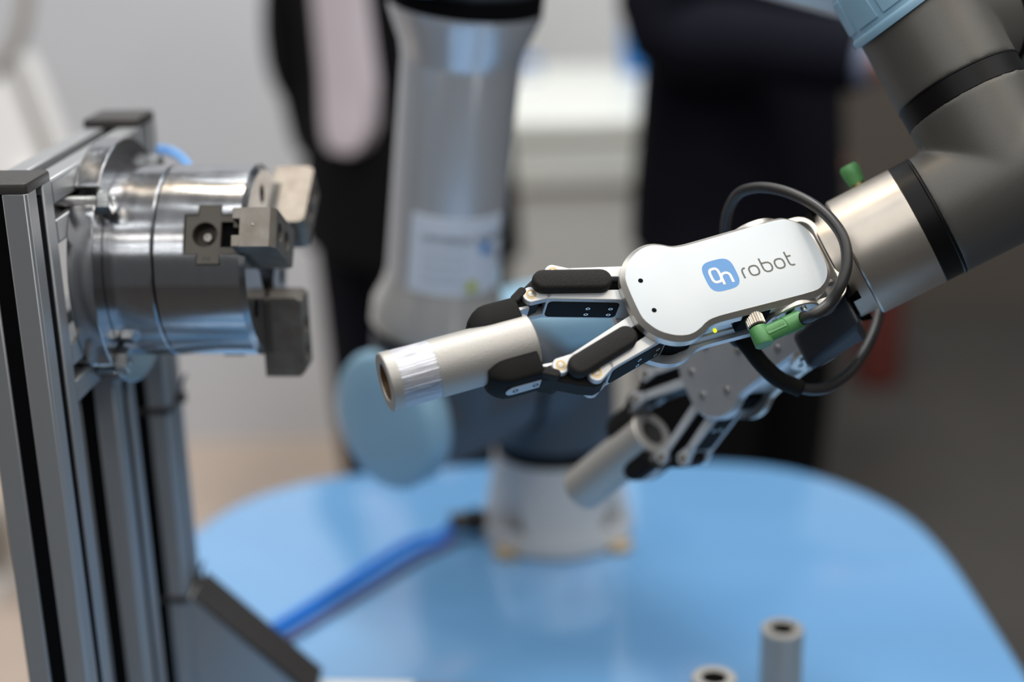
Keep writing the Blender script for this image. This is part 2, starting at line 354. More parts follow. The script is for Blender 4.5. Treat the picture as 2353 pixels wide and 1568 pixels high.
# ================================================================== people
def ell(cx, cy, z, rx, ry, n=24, rot=0.0, tilt=0.0):
    out = []
    for i in range(n):
        a = 2 * math.pi * i / n; c, s = math.cos(a), math.sin(a)
        x = rx * math.copysign(abs(c) ** 0.8, c); y = ry * math.copysign(abs(s) ** 0.8, s)
        out.append(Vector((cx + x, cy + y, z + tilt * x)))
    return out
def person(label, loc, rz, jacket, trousers, arms, shirt=True, h=1.8, stance=0.1, cuff='shirt'):
    p = thing('person', label, 'person', Matrix.Translation(Vector(loc)) @ Matrix.Rotation(rz, 4, 'Z') @ Matrix.Scale(h / 1.8, 4))
    # continuous body: skin modifier over a joint graph
    V, Ed, Rd = [], [], []
    def v(co, r, par=None):
        V.append(co); Rd.append(r)
        if par is not None: Ed.append((par, len(V) - 1))
        return len(V) - 1
    pel = v((0, 0, 0.97), 0.13); sp = v((0, 0.01, 1.15), 0.12, pel); ch = v((0, 0.0, 1.36), 0.14, sp); nk = v((0, 0.01, 1.52), 0.058, ch)
    hd = v((0, -0.01, 1.62), 0.078, nk); hd2 = v((0, -0.012, 1.70), 0.088, hd); v((0, -0.005, 1.775), 0.05, hd2); v((0, -0.105, 1.66), 0.014, hd)
    for s in (-1, 1):
        hp_ = v((s * 0.1, 0, 0.92), 0.085, pel); kn = v((s * stance, -0.01, 0.5), 0.06, hp_); an = v((s * stance, 0.03, 0.09), 0.042, kn); v((s * (stance + 0.02), -0.13, 0.04), 0.035, an)
        sh, el, wr = arms[s]
        a = v(sh, 0.055, ch); b = v(el, 0.042, a); c = v(wr, 0.028, b)
        d = (Vector(wr) - Vector(el)).normalized(); side = rotframe(d, (0, 0, 1))[1]
        pm = v(Vector(wr) + d * 0.06, 0.032, c)
        for k, (o_, ln) in enumerate(((-0.03, 0.075), (-0.01, 0.088), (0.01, 0.082), (0.03, 0.062))):
            f1 = v(Vector(wr) + d * 0.09 + side * o_, 0.0095, pm); f2 = v(Vector(V[f1]) + d * ln * 0.5 + Vector((0, 0, -0.008)), 0.009, f1); v(Vector(V[f2]) + d * ln * 0.4 + Vector((0, 0, -0.02)), 0.008, f2)
        t1 = v(Vector(wr) + d * 0.04 + side * -0.045, 0.011, c); v(Vector(V[t1]) + d * 0.045 + side * -0.012, 0.009, t1)
    me = bpy.data.meshes.new('body'); me.from_pydata([tuple(c) for c in V], Ed, []); o = bpy.data.objects.new('body', me); COL.objects.link(o); o.parent = p
    me.materials.append(MATS['skin']); md = o.modifiers.new('skin', 'SKIN'); md.use_smooth_shade = True
    for i, sv in enumerate(me.skin_vertices[0].data): sv.radius = (Rd[i], Rd[i]); sv.use_root = (i == 0)
    ss = o.modifiers.new('sub', 'SUBSURF'); ss.levels = 1; ss.render_levels = 1
    # clothes
    jk = MB(); ty = 0.0
    J = [(0.80, 0.212, 0.145), (0.86, 0.208, 0.145), (0.98, 0.196, 0.138), (1.1, 0.186, 0.13), (1.25, 0.2, 0.138), (1.36, 0.215, 0.14), (1.44, 0.205, 0.12), (1.49, 0.14, 0.09), (1.525, 0.075, 0.075)]
    jk.loft([ell(0, 0, z, rx, ry) for z, rx, ry in J], (True, True))
    for s in (-1, 1):
        sh, el, wr = arms[s]
        jk.tube(smooth_path([Vector(sh) + Vector((-s * 0.03, 0, 0.0)), sh, (Vector(sh) + Vector(el)) / 2, el, (Vector(el) + Vector(wr)) / 2, Vector(wr)], 3), [0.075] * 3 + [0.072] * 3 + [0.066] * 3 + [0.062] * 3 + [0.055] * 3 + [0.05], 16)
    obj('jacket', jk, jacket, p, ang=60)
    tr = MB()
    tr.loft([ell(0, 0, z, rx, ry) for z, rx, ry in ((0.78, 0.175, 0.125), (0.9, 0.182, 0.13), (1.0, 0.172, 0.125))])
    for s in (-1, 1):
        tr.loft([ell(s * x, y, z, rx, ry) for z, x, y, rx, ry in ((0.06, stance + 0.005, 0.01, 0.075, 0.085), (0.3, stance, 0.0, 0.08, 0.085), (0.5, stance, -0.01, 0.088, 0.09), (0.7, (stance + 0.092) / 2, 0, 0.1, 0.105), (0.88, 0.088, 0, 0.1, 0.118))])
        obj('shoe', MB().loft([[Vector((s * (stance + 0.015) + 0.045 * k * math.cos(t), -0.05 + 0.14 * k * math.sin(t), z)) for t in [2 * math.pi * i / 20 for i in range(20)]] for z, k in ((0.0, 1), (0.03, 1.02), (0.06, 0.85), (0.085, 0.5))]), 'leather', p, ang=60)
    obj('trousers', tr, trousers, p, ang=60)
    if shirt:
        sm = MB(); rr = []
        for z, w0, w1, ry in ((0.985, 0.01, 0.06, 0.152), (1.0, -0.005, 0.085, 0.152), (1.03, -0.012, 0.1, 0.15), (1.1, -0.015, 0.1, 0.146), (1.25, -0.02, 0.095, 0.148), (1.38, -0.03, 0.09, 0.15), (1.46, -0.05, 0.06, 0.118), (1.52, -0.03, 0.03, 0.09)):
            g = []
            for i in range(9):
                x = w0 + (w1 - w0) * i / 8; y = -ry * (1 - min(0.98, abs(x) / 0.21) ** 2.5) ** (1 / 2.5) - 0.004
                g.append((x, y, z))
            rr.append(g + [(x, y + 0.03, z) for x, y, z in reversed(g)])
        sm.loft([[Vector(q) for q in r] for r in rr]); obj('shirt', sm, 'shirt', p, ang=60)
    for s in (-1, 1):
        sh, el, wr = arms[s]; d = (Vector(wr) - Vector(el)).normalized()
        obj('cuff', MB().cyl(Vector(wr) - d * 0.01, Vector(wr) + d * 0.018, 0.042, 0.041, 20), cuff, p, ang=60)
    hb = MB(); hb.sphere((0, 0.015, 1.715), 0.1, 20, (0.98, 1.02, 0.95)); obj('hair', hb, 'hair', p, ang=180)
    return p
lp = at(930, 300, 2.45)
person('person in black jacket open over a pale shirt, behind the silver tube', (lp.x, lp.y, FZ), math.radians(-50), 'black_suit', 'navy_suit',
       {-1: ((-0.19, 0, 1.42), (-0.225, -0.05, 1.14), (-0.165, -0.05, 0.95)), 1: ((0.17, 0, 1.42), (0.185, 0.02, 1.14), (0.15, -0.05, 0.95))}, True, 1.77, 0.08)
rp = at(1706, 300, 2.45)
person('person in dark navy suit standing behind the white gripper', (rp.x, rp.y, FZ), math.radians(50), 'navy_suit', 'black_suit',
       {-1: ((-0.2, 0, 1.42), (-0.235, -0.01, 1.15), (-0.17, -0.29, 1.12)), 1: ((0.2, 0, 1.42), (0.25, 0.05, 1.14), (0.165, -0.03, 0.95))}, False, 1.8, 0.13, 'shirt_shade')

# ================================================================== aluminium frame and chuck
PSI = math.radians(4.36)
FX = Vector((math.cos(PSI), -math.sin(PSI), 0)); FY = Vector((math.sin(PSI), math.cos(PSI), 0)); FZv = Vector((0, 0, 1))
PC = at(61, 447, 0.857)                      # front right top corner of the front post
ZB = -PC.z * 1000                            # table level in frame mm
fr = thing('aluminium_frame', 'grey aluminium profile frame with black end caps standing on the blue table', 'frame', frame_mat(Vector((PC.x, PC.y, 0)), FX, FY, FZv))
ZT = PC.z * 1000
def profile(c=40.0, slot=10.0, d=5.0, ins=17.0, dep=12.0, br=1.6):
    h = c / 2; pts = []
    for k in range(4):
        q = [(-h + br, -h), (-slot / 2 - 0.6, -h), (-slot / 2, -h + 0.6), (-slot / 2, -h + d), (-ins / 2, -h + d), (-ins / 2 + 3.5, -h + dep), (ins / 2 - 3.5, -h + dep), (ins / 2, -h + d), (slot / 2, -h + d), (slot / 2, -h + 0.6), (slot / 2 + 0.6, -h), (h - br, -h)]
        a = k * math.pi / 2; ca, sa = math.cos(a), math.sin(a)
        pts += [(x * ca - y * sa, x * sa + y * ca) for x, y in q]
    return pts
PROF = profile()
def beam(name, cx, cy, z0, z1): return obj(name, MB().prism([(u + cx, v + cy) for u, v in PROF], z0, z1), 'alu_profile', fr, scale=0.001, bevel=0.0004, bseg=1)
def beam_y(cx, cz, y0, y1, name='beam'): return obj(name, MB().prism(PROF, y0, y1, lambda u, v, h: (cx + u, h, cz + v)), 'alu_profile', fr, scale=0.001, bevel=0.0004, bseg=1)
def strip_v(par, cx, cy, z0, z1, side, wdt=9.6):
    if side == 'f': lo, hi = (cx - wdt / 2, cy - 18.6, z0), (cx + wdt / 2, cy - 16.2, z1)
    else: lo, hi = (cx + 16.2, cy - wdt / 2, z0), (cx + 18.4, cy + wdt / 2, z1)
    obj('slot_strip', MB().box(lo, hi), 'black_gap', par, scale=0.001)  # black strip set just inside the slot mouth
def cap(cx, cy, z):
    o = MB(); pl_ = rrect(cx - 20, cy - 20, cx + 20, cy + 20, 3.2)
    o.loft([[(u, v, z) for u, v in pl_], [(u, v, z + 4.2) for u, v in pl_], [(u, v, z + 5.6) for u, v in offset_poly(pl_, -0.6)], [(u, v, z + 6.2) for u, v in offset_poly(pl_, -1.8)]])
    obj('end_cap', o, 'black_plastic', fr, scale=0.001, ang=40)
p1 = beam('post', -20, 20, 0.0, ZT); strip_v(p1, -20, 20, 0.0, ZT - 0.5, 'f'); strip_v(p1, -20, 20, 0.0, ZT - 6, 'r'); cap(-20, 20, ZT)
p2 = beam('post', -20, 125, 0.0, ZT - 138); strip_v(p2, -20, 125, 0, ZT - 138, 'f'); strip_v(p2, -20, 125, 0, ZT - 138, 'r')
p3 = beam('post', -20, 230, 0.0, ZT); strip_v(p3, -20, 230, 0, ZT - 40, 'f'); cap(-20, 230, ZT)
beam_y(-20, ZT - 20, 40, 210); beam_y(-20, ZT - 122, 40, 210)
# base beam to the right of the rear post, with angle bracket
bb = obj('base_beam', MB().prism([(u, v * 0.5) for u, v in PROF], 0, 235, lambda u, v, h: (h, 230 + u, 10 + v)), 'alu_profile', fr, scale=0.001, bevel=0.0004, bseg=1)
obj('base_strip', MB().box((80, 212, 20.0), (168, 249, 21.4)), 'table_white', bb, scale=0.001)
gz = 116.0; gx = 92.0
g = obj('angle_bracket', MB().prism([(0.2, 20.2), (gx, 20.2), (gx, 30), (4, gz), (0.2, gz)], 211, 249, lambda u, v, h: (u, h, v)), 'alu_profile', fr, scale=0.001, bevel=0.001)
nx_, nz_ = (gz - 30), (gx - 4); nl = math.hypot(nx_, nz_); nx_, nz_ = nx_ / nl, nz_ / nl
obj('bracket_cover', MB().prism([(3 + nx_ * 0.2, gz + nz_ * 0.2), (gx - 1 + nx_ * 0.2, 29 + nz_ * 0.2), (gx + nx_ * 4, 29 + nz_ * 4), (3 + nx_ * 4, gz + 1 + nz_ * 4)], 210, 250, lambda u, v, h: (u, h, v)), 'black_plastic', g, scale=0.001, bevel=0.0012)
def zip_tie(z, label):
    t = thing('cable_tie', label, 'cable tie', fr.matrix_basis @ Matrix.Translation((0, 0, z * 0.001)))
    b = MB(); o_ = rrect(-41.3, 208.7, 1.3, 251.3, 3); i_ = rrect(-40.1, 209.9, 0.1, 250.1, 2)
    b.loft([[(u, v, 0) for u, v in i_], [(u, v, 0) for u, v in o_], [(u, v, 4.6) for u, v in o_], [(u, v, 4.6) for u, v in i_]], closed=True)
    obj('strap', b, 'black_plastic', t, scale=0.001)
    obj('lock_head', MB().box((1.0, 236, -1.2), (5.5, 243, 6)), 'black_plastic', t, scale=0.001, bevel=0.0008)
    obj('tail', MB().tube(smooth_path([(3, 239, 3), (4, 238, 14), (8, 236, 22)], 4), 1.4, 8), 'black_plastic', t, scale=0.001)
zip_tie(ZT - 215, 'upper black cable tie around the rear aluminium post'); zip_tie(ZT - 372, 'lower black cable tie around the rear post just above the bracket')

# ---- chuck (local mm: x along axis to the right, y away, z up; origin at flange back centre)
ck = thing('lathe_chuck', 'polished steel three jaw chuck on a round flange bolted to the frame', 'chuck', frame_mat(PC + FX * 0.0 + FY * 0.125 + FZv * -0.073, FX, FY, FZv))
BP = 52.0
pts = []; nseg = 160; hw = 6.6; R0 = 80.5
for i in range(nseg):
    a = 2 * math.pi * i / nseg; y, z = R0 * math.cos(a), R0 * math.sin(a); skip = False
    for k in range(4):
        an = math.radians(45 + 90 * k); u = y * math.cos(an) + z * math.sin(an); w_ = -y * math.sin(an) + z * math.cos(an)
        if u > 0 and abs(w_) < hw + 1.4:
            skip = True
            if abs(w_) < 1.7 and not any(pp_[2] == k for pp_ in pts):
                for (uu, ww) in [(79.9, -hw)] + [(66 + -hw * math.sin(t), -hw * math.cos(t)) for t in [math.pi * j / 8 for j in range(9)]] + [(79.9, hw)]:
                    pts.append((uu * math.cos(an) - ww * math.sin(an), uu * math.sin(an) + ww * math.cos(an), k))
    if not skip: pts.append((y, z, -1))
pts = [(a_, b_) for a_, b_, _ in pts]
fl = obj('flange_plate', MB().prism(pts, 0, 16, lambda u, v, h: (h, u, v)), 'steel_turned', ck, scale=0.001, bevel=0.0007)
bb_ = obj('back_body', MB().lathe([(14, 60), (16, 62), (16.6, 62.6), (45.8, 62.6), (46.8, 61.6)], (0, 0, 0), (1, 0, 0), 128), 'steel_turned', ck, scale=0.001)
obj('seal_ring', MB().lathe([(46.5, 61.4), (48.2, 61.4)], (0, 0, 0), (1, 0, 0), 96), 'black_gap', bb_, scale=0.001)
body = obj('front_body', MB().lathe([(47.9, 61.5), (48.6, 62.6), (101.8, 62.6), (105.0, 58.8), (105.0, 22), (90, 22)], (0, 0, 0), (1, 0, 0), 128), 'steel_turned', ck, scale=0.001)
TH = [math.radians(30 + 120 * k) for k in range(3)]
def jf(th):   # (x, t, r) -> local
    er = Vector((0, -math.cos(th), math.sin(th))); et = Vector((0, math.sin(th), math.cos(th)))
    return lambda x, t, r: Vector((x, 0, 0)) + et * t + er * r
CR = [(67.5, -12.5), (75.7, -12.5), (75.7, -18.7), (89.7, -18.7), (89.7, -12.5), (112, -12.5), (112, 12.5), (89.7, 12.5), (89.7, 18.7), (75.7, 18.7), (75.7, 12.5), (67.5, 12.5)]
MJ = [(67.5, -12.5), (75.7, -12.5), (75.7, -18.7), (89.7, -18.7), (89.7, -12.5), (108, -12.5), (108, -4.6), (98, -4.6), (98, -8.2), (90, -8.2), (90, 8.2), (98, 8.2), (98, 4.6), (108, 4.6), (108, 12.5), (89.7, 12.5), (89.7, 18.7), (75.7, 18.7), (75.7, 12.5), (67.5, 12.5)]
for th in TH: cut(body, MB().prism(offset_poly(CR, 0.55), 18, 75, jf(th)), 0.001)
for k in range(3):
    a = TH[k] + math.radians(60); c_ = Vector((0, -math.cos(a) * 44, math.sin(a) * 44))
    cut(body, MB().cyl(Vector((92, 0, 0)) + c_, Vector((110, 0, 0)) + c_, 6.2, seg=24), 0.001)
JN = ['', '', '']
for k, th in enumerate(TH):
    f = jf(th)
    mj = obj('master_jaw', MB().prism(MJ, 26, 60.6 + (0 if k else 0), f), 'steel_dark', ck, scale=0.001)
    mj['label'] = ['dark steel sliding jaw base marked 2 facing the viewer', 'sliding jaw base at the far side', 'sliding jaw base at the bottom'][k]
    cut(mj, MB().cyl(f(80, 0, 50), f(80, 0, 70), 8.0, seg=40), 0.001)
    obj('jaw_screw', MB().lathe([(48, 2.9), (53.2, 2.9), (54.0, 2.3), (54.1, 1.2), (52.6, 1.2)], f(80, 0, 0), f(0, 0, 1), 24), 'pin_steel', mj, scale=0.001)
    obj('slot_nut', MB().prism([(90.4, -7.8), (97.6, -7.8), (97.6, -4.2), (106, -4.2), (106, 4.2), (97.6, 4.2), (97.6, 7.8), (90.4, 7.8)], 26, 56.5, f), 'black_gap', mj, scale=0.001)
    if k == 0: text_part('jaw_number', '2', 6.6, lambda x, y, z, f=f: f(82.0 - y, -15.6 + x, 60.55 + z), 0.08, 'stamp', mj, 0.001)
    tj = MB(); PT = [(77.5, -12.3), (77.5, 12.3), (23, 12.3), (21.4, 0), (23, -12.3)]
    g_ = lambda u, v, h, f=f: f(h, v, u)
    tj.loft([[g_(u, v, 106.0) for u, v in PT], [g_(u, v, 124.5) for u, v in PT], [g_(u, v, 128.0) for u, v in [(74, -12.3), (74, 12.3), (25.6, 12.3), (24, 0), (25.6, -12.3)]]])
    tj2 = obj('top_jaw', tj, 'steel_jaw', ck, scale=0.001, bevel=0.0005)
    tj2['label'] = ['grooved steel jaw block pointing at the viewer', 'mottled steel jaw block at the far upper side', 'steel jaw block hanging at the bottom'][k]
    tj2.modifiers.clear()
    for rr in (64, 45): cut(tj2, MB().cyl(f(116, 0, rr), f(130, 0, rr), 6.0, seg=24), 0.001)
    for s in (-1, 1):
        obj('jaw_rail', MB().prism([(77.5, s * 5.2), (77.5, s * 12.3), (24, s * 12.3), (24, s * 5.2)], 101.2, 106.05, g_), 'steel_jaw', tj2, scale=0.001, bevel=0.0003)
    for rr in (64, 45): obj('jaw_bolt', MB().lathe([(116, 5.2), (122, 5.2), (122.6, 4.4), (122.6, 2.6), (119.5, 2.6)], f(0, 0, rr), (1, 0, 0), 24), 'steel_bolt', tj2, scale=0.001)
    if k == 0: obj('punch_mark', MB().sphere(f(114, 1.5, 77.45), 0.8, 10), 'steel_bolt', tj2, scale=0.001)
hexa = [(8.6 * math.cos(math.radians(60 * i + 12)), 8.6 * math.sin(math.radians(60 * i + 12))) for i in range(6)]
for sy in (-1, 1):
    for sz in (-1, 1):
        bt = MB(); prof = []
        x = -15.0
        while x < 23: prof += [(x, 3.6), (x + 0.6, 4.15)]; x += 1.2
        prof += [(23.4, 4.0), (24.4, 3.2)]
        bt.lathe(prof, (0, sy * BP, sz * BP), (1, 0, 0), 20)
        th_ = obj('threaded_bolt', bt, 'steel_bolt', ck, scale=0.001, ang=60)
        nb = MB(); R_ = lambda x, k: [(x, sy * BP + u * k, sz * BP + v * k) for u, v in hexa]
        nb.loft([R_(16.2, 0.96), R_(16.8, 1), R_(23.4, 1), R_(24.0, 0.94)]); obj('hex_nut', nb, 'steel_bolt', th_, scale=0.001, ang=25)
# blue pneumatic hose from behind the rear post to the chuck
hs = [at(330, 395, 1.12), at(345, 360, 1.125), at(360, 345, 1.13), at(386, 347, 1.14), at(410, 358, 1.13), at(430, 378, 1.11), at(445, 405, 1.09)]
hs0 = [Vector(p) for p in hs]
obj('pneumatic_hose', MB().tube(smooth_path(hs, 8), 0.0031, 14), 'hose_blue', None, ang=180)
tag(bpy.data.objects['pneumatic_hose'], 'light blue air hose arching from the rear post behind the chuck', 'hose')

# ================================================================== robot arm
T3 = cv(-0.8624, -0.4561, -0.2197); N03 = cv(-0.3673, 0.2651, 0.8915); N03 = (N03 - T3 * N03.dot(T3)).normalized(); W3 = T3.cross(N03)
PF = at(1962, 593, 0.905)
BETA = math.radians(31.13)
RB = onz(1280, 1214, 0)
PHI = math.radians(46); SV = Vector((-math.cos(PHI), -math.sin(PHI), 0)); ZV = Vector((0, 0, 1))
ra = thing('industrial_robot', 'grey and silver six axis robot arm with light blue joint caps on the table', 'robot', RB)
def rp_(name, mb, m, par=None, **k): return obj(name, mb, m, par or ra, world=True, **k)
# base
base = MB().lathe([(0.002, 0.0765), (0.016, 0.0765), (0.02, 0.0745), (0.03, 0.072), (0.075, 0.064), (0.09, 0.0625)], RB, ZV, 72)
bo = rp_('base', base, 'robot_base', ang=40)
for a in (35, 125, 215, 305):
    ca, sa = math.cos(math.radians(a + 14)), math.sin(math.radians(a + 14)); d = Vector((ca, sa, 0)) * 0.067
    mbc = MB().cyl(d * 1.06 + ZV * 0.02, d * 1.06 + ZV * 0.074, 0.019, 0.004, 24)
    cut(bo, mbc)
    rp_('base_bolt', MB().lathe([(0.014, 0.006), (0.026, 0.006), (0.027, 0.004)], RB + d, ZV, 16), 'steel_bolt', bo)
    e = Vector((math.cos(math.radians(a + 14 )), math.sin(math.radians(a + 14)), 0)) * 0.078
    rp_('base_lug', MB().lathe([(0.0, 0.014), (0.007, 0.014), (0.008, 0.012)], RB + e, ZV, 20), 'tan_lug', bo)
rp_('base_ring', MB().lathe([(0.089, 0.060), (0.103, 0.0605)], RB, ZV, 72), 'black_gap')
SH = RB + ZV * 0.185
hm = MB(); hm.lathe([(0.101, 0.0605), (0.216, 0.0605)], RB, ZV, 64); hm.cyl(SH - SV * 0.02, SH + SV * 0.074, 0.0585, seg=64)
ho = rp_('shoulder_housing', hm, 'robot_grey_far'); blend(ho, 0.003, 14)
rp_('shoulder_cap', MB().lathe([(0.212, 0.0615), (0.218, 0.0628), (0.24, 0.0615), (0.248, 0.056), (0.252, 0.045), (0.253, 0.0)], RB, ZV, 64), 'robot_blue', ang=60)
rp_('joint_ring', MB().cyl(SH + SV * 0.0725, SH + SV * 0.082, 0.0578, seg=64), 'black_gap')
SA = 0.166
QT = SH + SV * SA
EL0 = onplane(1066, 60, QT, SV); AD = (EL0 - QT).normalized()
um = MB(); um.cyl(SH + SV * 0.081, SH + SV * 0.212, 0.0585, seg=64); um.cyl(QT, QT + AD * 0.075, 0.0585, seg=64)
uo = rp_('upper_arm_housing', um, 'robot_grey_far'); blend(uo, 0.003, 14)
rp_('shoulder_side_cap', MB().lathe([(0.200, 0.0598), (0.203, 0.0632), (0.222, 0.0638), (0.2265, 0.0618), (0.2285, 0.057), (0.2295, 0.03), (0.23, 0)], SH, SV, 64), 'robot_blue', ang=60)
rp_('joint_ring', MB().lathe([(0.073, 0.0575), (0.083, 0.0575)], QT, AD, 64), 'black_gap')
LT = (EL0 - QT).length
rp_('tube_flange', MB().lathe([(0.082, 0.0605), (0.1, 0.06), (0.118, 0.052), (0.13, 0.0497)], QT, AD, 64), 'chrome', ang=50)
ut = rp_('upper_arm_tube', MB().lathe([(0.12, 0.0495), (LT - 0.016, 0.0495)], QT, AD, 72), 'robot_tube', ang=50)
rp_('tube_flange', MB().lathe([(LT - 0.026, 0.0497), (LT - 0.014, 0.052), (LT + 0.012, 0.0625), (LT + 0.018, 0.063)], QT, AD, 64), 'robot_tube', ang=50)
rp_('joint_ring', MB().lathe([(LT + 0.017, 0.0628), (LT + 0.031, 0.0628)], QT, AD, 64), 'black_gap')
EL = QT + AD * (LT + 0.095)
em = MB(); em.cyl(QT + AD * (LT + 0.03), EL + AD * 0.02, 0.0585, seg=48); em.cyl(EL + SV * 0.05, EL - SV * 0.07, 0.0585, seg=48)
eo = rp_('elbow_housing', em, 'robot_grey_far'); blend(eo, 0.0035, 12)
rp_('elbow_cap', MB().lathe([(0.046, 0.062), (0.058, 0.0645), (0.074, 0.06), (0.086, 0.04), (0.088, 0)], EL, SV, 48), 'robot_blue', ang=60)
# wrist
J2 = cv(0.46, -0.88, 0.2); J2 = (J2 - T3 * J2.dot(T3)).normalized()
W3C = PF - T3 * 0.1; W2C = W3C - J2 * 0.0997; W1C = W2C - SV * 0.125
FS = EL - SV * 0.131; FD = (W1C - FS).normalized(); FL = (W1C - FS).length
fm = MB(); fm.cyl(EL - SV * 0.065, FS - SV * 0.045, 0.0555, seg=48); fm.cyl(FS, FS + FD * 0.08, 0.054, seg=48)
fo = rp_('forearm_housing', fm, 'robot_grey_far'); blend(fo, 0.0035, 12)
rp_('forearm_tube', MB().lathe([(0.07, 0.05), (0.1, 0.037), (FL - 0.1, 0.036), (FL - 0.075, 0.0385), (FL - 0.05, 0.0385)], FS, FD, 48), 'robot_tube', ang=50)
wm = MB(); wm.cyl(W1C - FD * 0.07, W1C, 0.0385, seg=48); wm.cyl(W1C - SV * 0.045, W1C + SV * 0.07, 0.0385, seg=48)
wo = rp_('wrist_housing', wm, 'robot_grey'); blend(wo, 0.002, 14); wo['label'] = 'first wrist joint housing at the right edge'
rp_('wrist_cap', MB().lathe([(0.043, 0.041), (0.05, 0.042), (0.062, 0.038), (0.07, 0.02), (0.071, 0)], W1C, -SV, 48), 'robot_blue', ang=60)
rp_('joint_ring', MB().cyl(W1C + SV * 0.069, W1C + SV * 0.076, 0.038, seg=48), 'black_gap')
RG2 = W3C - J2 * 0.057
CS = 0.062
wm = MB(); wm.cyl(RG2 - J2 * 0.0055, RG2 - J2 * (CS + 0.010), 0.0376, seg=64); wm.cyl(W2C, W2C - SV * 0.052, 0.0376, seg=64)
wo2 = rp_('wrist_housing', wm, 'robot_grey'); blend(wo2, 0.0016, 16); wo2['label'] = 'second wrist joint housing, dark grey'
# blue wrist cap with raised panels
KC = cv(-0.6, 0.8, 0.03); KP = RG2 - J2 * CS
wc = rp_('wrist_cap', MB().lathe([(-0.001, 0.0385), (-0.0005, 0.0415), (0.003, 0.0418), (0.0045, 0.0408), (0.005, 0.0398), (0.034, 0.0365), (0.046, 0.029), (0.051, 0.016), (0.052, 0)], KP, KC, 72), 'robot_blue', ang=40)
x_, y_, z_ = rotframe(KC, tuple(T3))
for a in (-150, -118, -86, -54, -22, 10, 42, 74, 106, 138, 170):
    gq = MB(); a = math.radians(a)
    def pq(al, d, r): return KP + z_ * d + (x_ * math.cos(al) + y_ * math.sin(al)) * r
    rows = []
    for d in (0.008, 0.018, 0.030):
        rr = 0.0398 - (d - 0.005) * 0.114
        rows.append([pq(a + math.radians(q), d, rr + 0.0009) for q in (-13, -6, 0, 6, 13)] + [pq(a + math.radians(q), d, rr - 0.002) for q in (13, 6, 0, -6, -13)])
    gq.loft(rows); rp_('cap_panel', gq, 'robot_blue', wc, ang=40, bevel=0.0006)
rp_('joint_ring', MB().lathe([(-0.0075, 0.0370), (-0.0068, 0.0379), (-0.0062, 0.0379), (-0.0058, 0.0374), (0.0062, 0.0374), (0.0066, 0.037)], RG2, J2, 72), 'black_ring', ang=30)
wm = MB(); wm.cyl(RG2 + J2 * 0.005, W3C, 0.0376, seg=64); wm.cyl(W3C - T3 * 0.055, PF - T3 * 0.0525, 0.0376, seg=64)
wo3 = rp_('wrist_housing', wm, 'robot_grey'); blend(wo3, 0.0016, 16); wo3['label'] = 'third wrist joint housing next to the silver tool flange'
rp_('wrist_cap', MB().lathe([(0.052, 0.0385), (0.0525, 0.0415), (0.058, 0.0405), (0.08, 0.036), (0.09, 0.02), (0.091, 0)], W3C, -T3, 64), 'robot_blue', ang=60)
rp_('joint_ring', MB().lathe([(-0.0545, 0.0372), (-0.0538, 0.0380), (-0.0528, 0.0380), (-0.0522, 0.0374), (-0.0415, 0.0375), (-0.041, 0.0366)], PF, T3, 72), 'black_ring', ang=30)
tf = rp_('tool_flange', MB().lathe([(-0.0415, 0.0369), (-0.0408, 0.0374), (-0.0012, 0.0374), (0, 0.0365), (0, 0.02)], PF, T3, 96), 'flange_brushed', ang=30)
# sticker with writing on the silver upper arm tube
tx, ty_, tz = rotframe(AD, tuple((CAMP - QT)))
def tubef(u, v, h, d0): # u along circumference (m), v along tube
    a = u / 0.0495; r = 0.0496 + h
    return QT + AD * (d0 + v) + (tx * math.cos(a) + tz.cross(tx) * math.sin(a)) * r
SD0 = 0.158
gq = MB(); U = [-0.043 + 0.086 * i / 16 for i in range(17)]
uo_ = 0.012
gq.loft([[tubef(u + uo_, v, 0.0004, SD0) for u in U] + [tubef(u + uo_, v, -0.0004, SD0) for u in reversed(U)] for v in (-0.034, 0, 0.04)])
stk = rp_('label_sticker', gq, 'sticker', ut, ang=60)
inv = ra.matrix_basis.inverted()
def ttext(txt, size, u0, v0, m, nm='label_text'):
    text_part(nm, txt, size, lambda x, y, z: inv @ tubef(uo_ + u0 + x, v0 + y, 0.0005 + z, SD0), 0.0002, m, ut, sub=True)
ttext('UNIVERSAL ROBOTS', 0.0088, 0.008, 0.02, 'ink')
for i in range(4): ttext('Universal Robots A/S', 0.0042, -0.012, 0.008 - i * 0.009, 'ink_light')
for (uu, vv, rr, mm) in ((0.014, -0.022, 0.006, 'ink_yellow'), (0.024, 0.012, 0.006, 'logo_blue'), (0.034, 0.006, 0.004, 'ink_light')):
    gq = MB(); gq.loft([[tubef(uo_ + uu + rr * math.cos(t), vv + rr * math.sin(t), hh, SD0) for t in [2 * math.pi * i / 20 for i in range(20)]] for hh in (0.0003, 0.0007)])
    rp_('label_mark', gq, mm, ut, ang=60)
# tool connector on the far side of the flange, green plug
GP = at(1972, 428, 0.925)
gt = thing('connector_plug', 'small green cable plug on the far side of the silver tool flange', 'plug', frame_mat(GP, RT, UP, -FW))
obj('plug_body', MB().lathe([(0.002, 0.0052), (0.008, 0.006), (0.0125, 0.006), (0.0145, 0.0045)], (0, 0, 0), (-0.45, 0.87, 0), 28), 'green_plug', gt, ang=40)
obj('coupling_nut', MB().lathe([(-0.006, 0.0045), (0.003, 0.0048)], (0, 0, 0), (-0.45, 0.87, 0), 24), 'brass', gt)

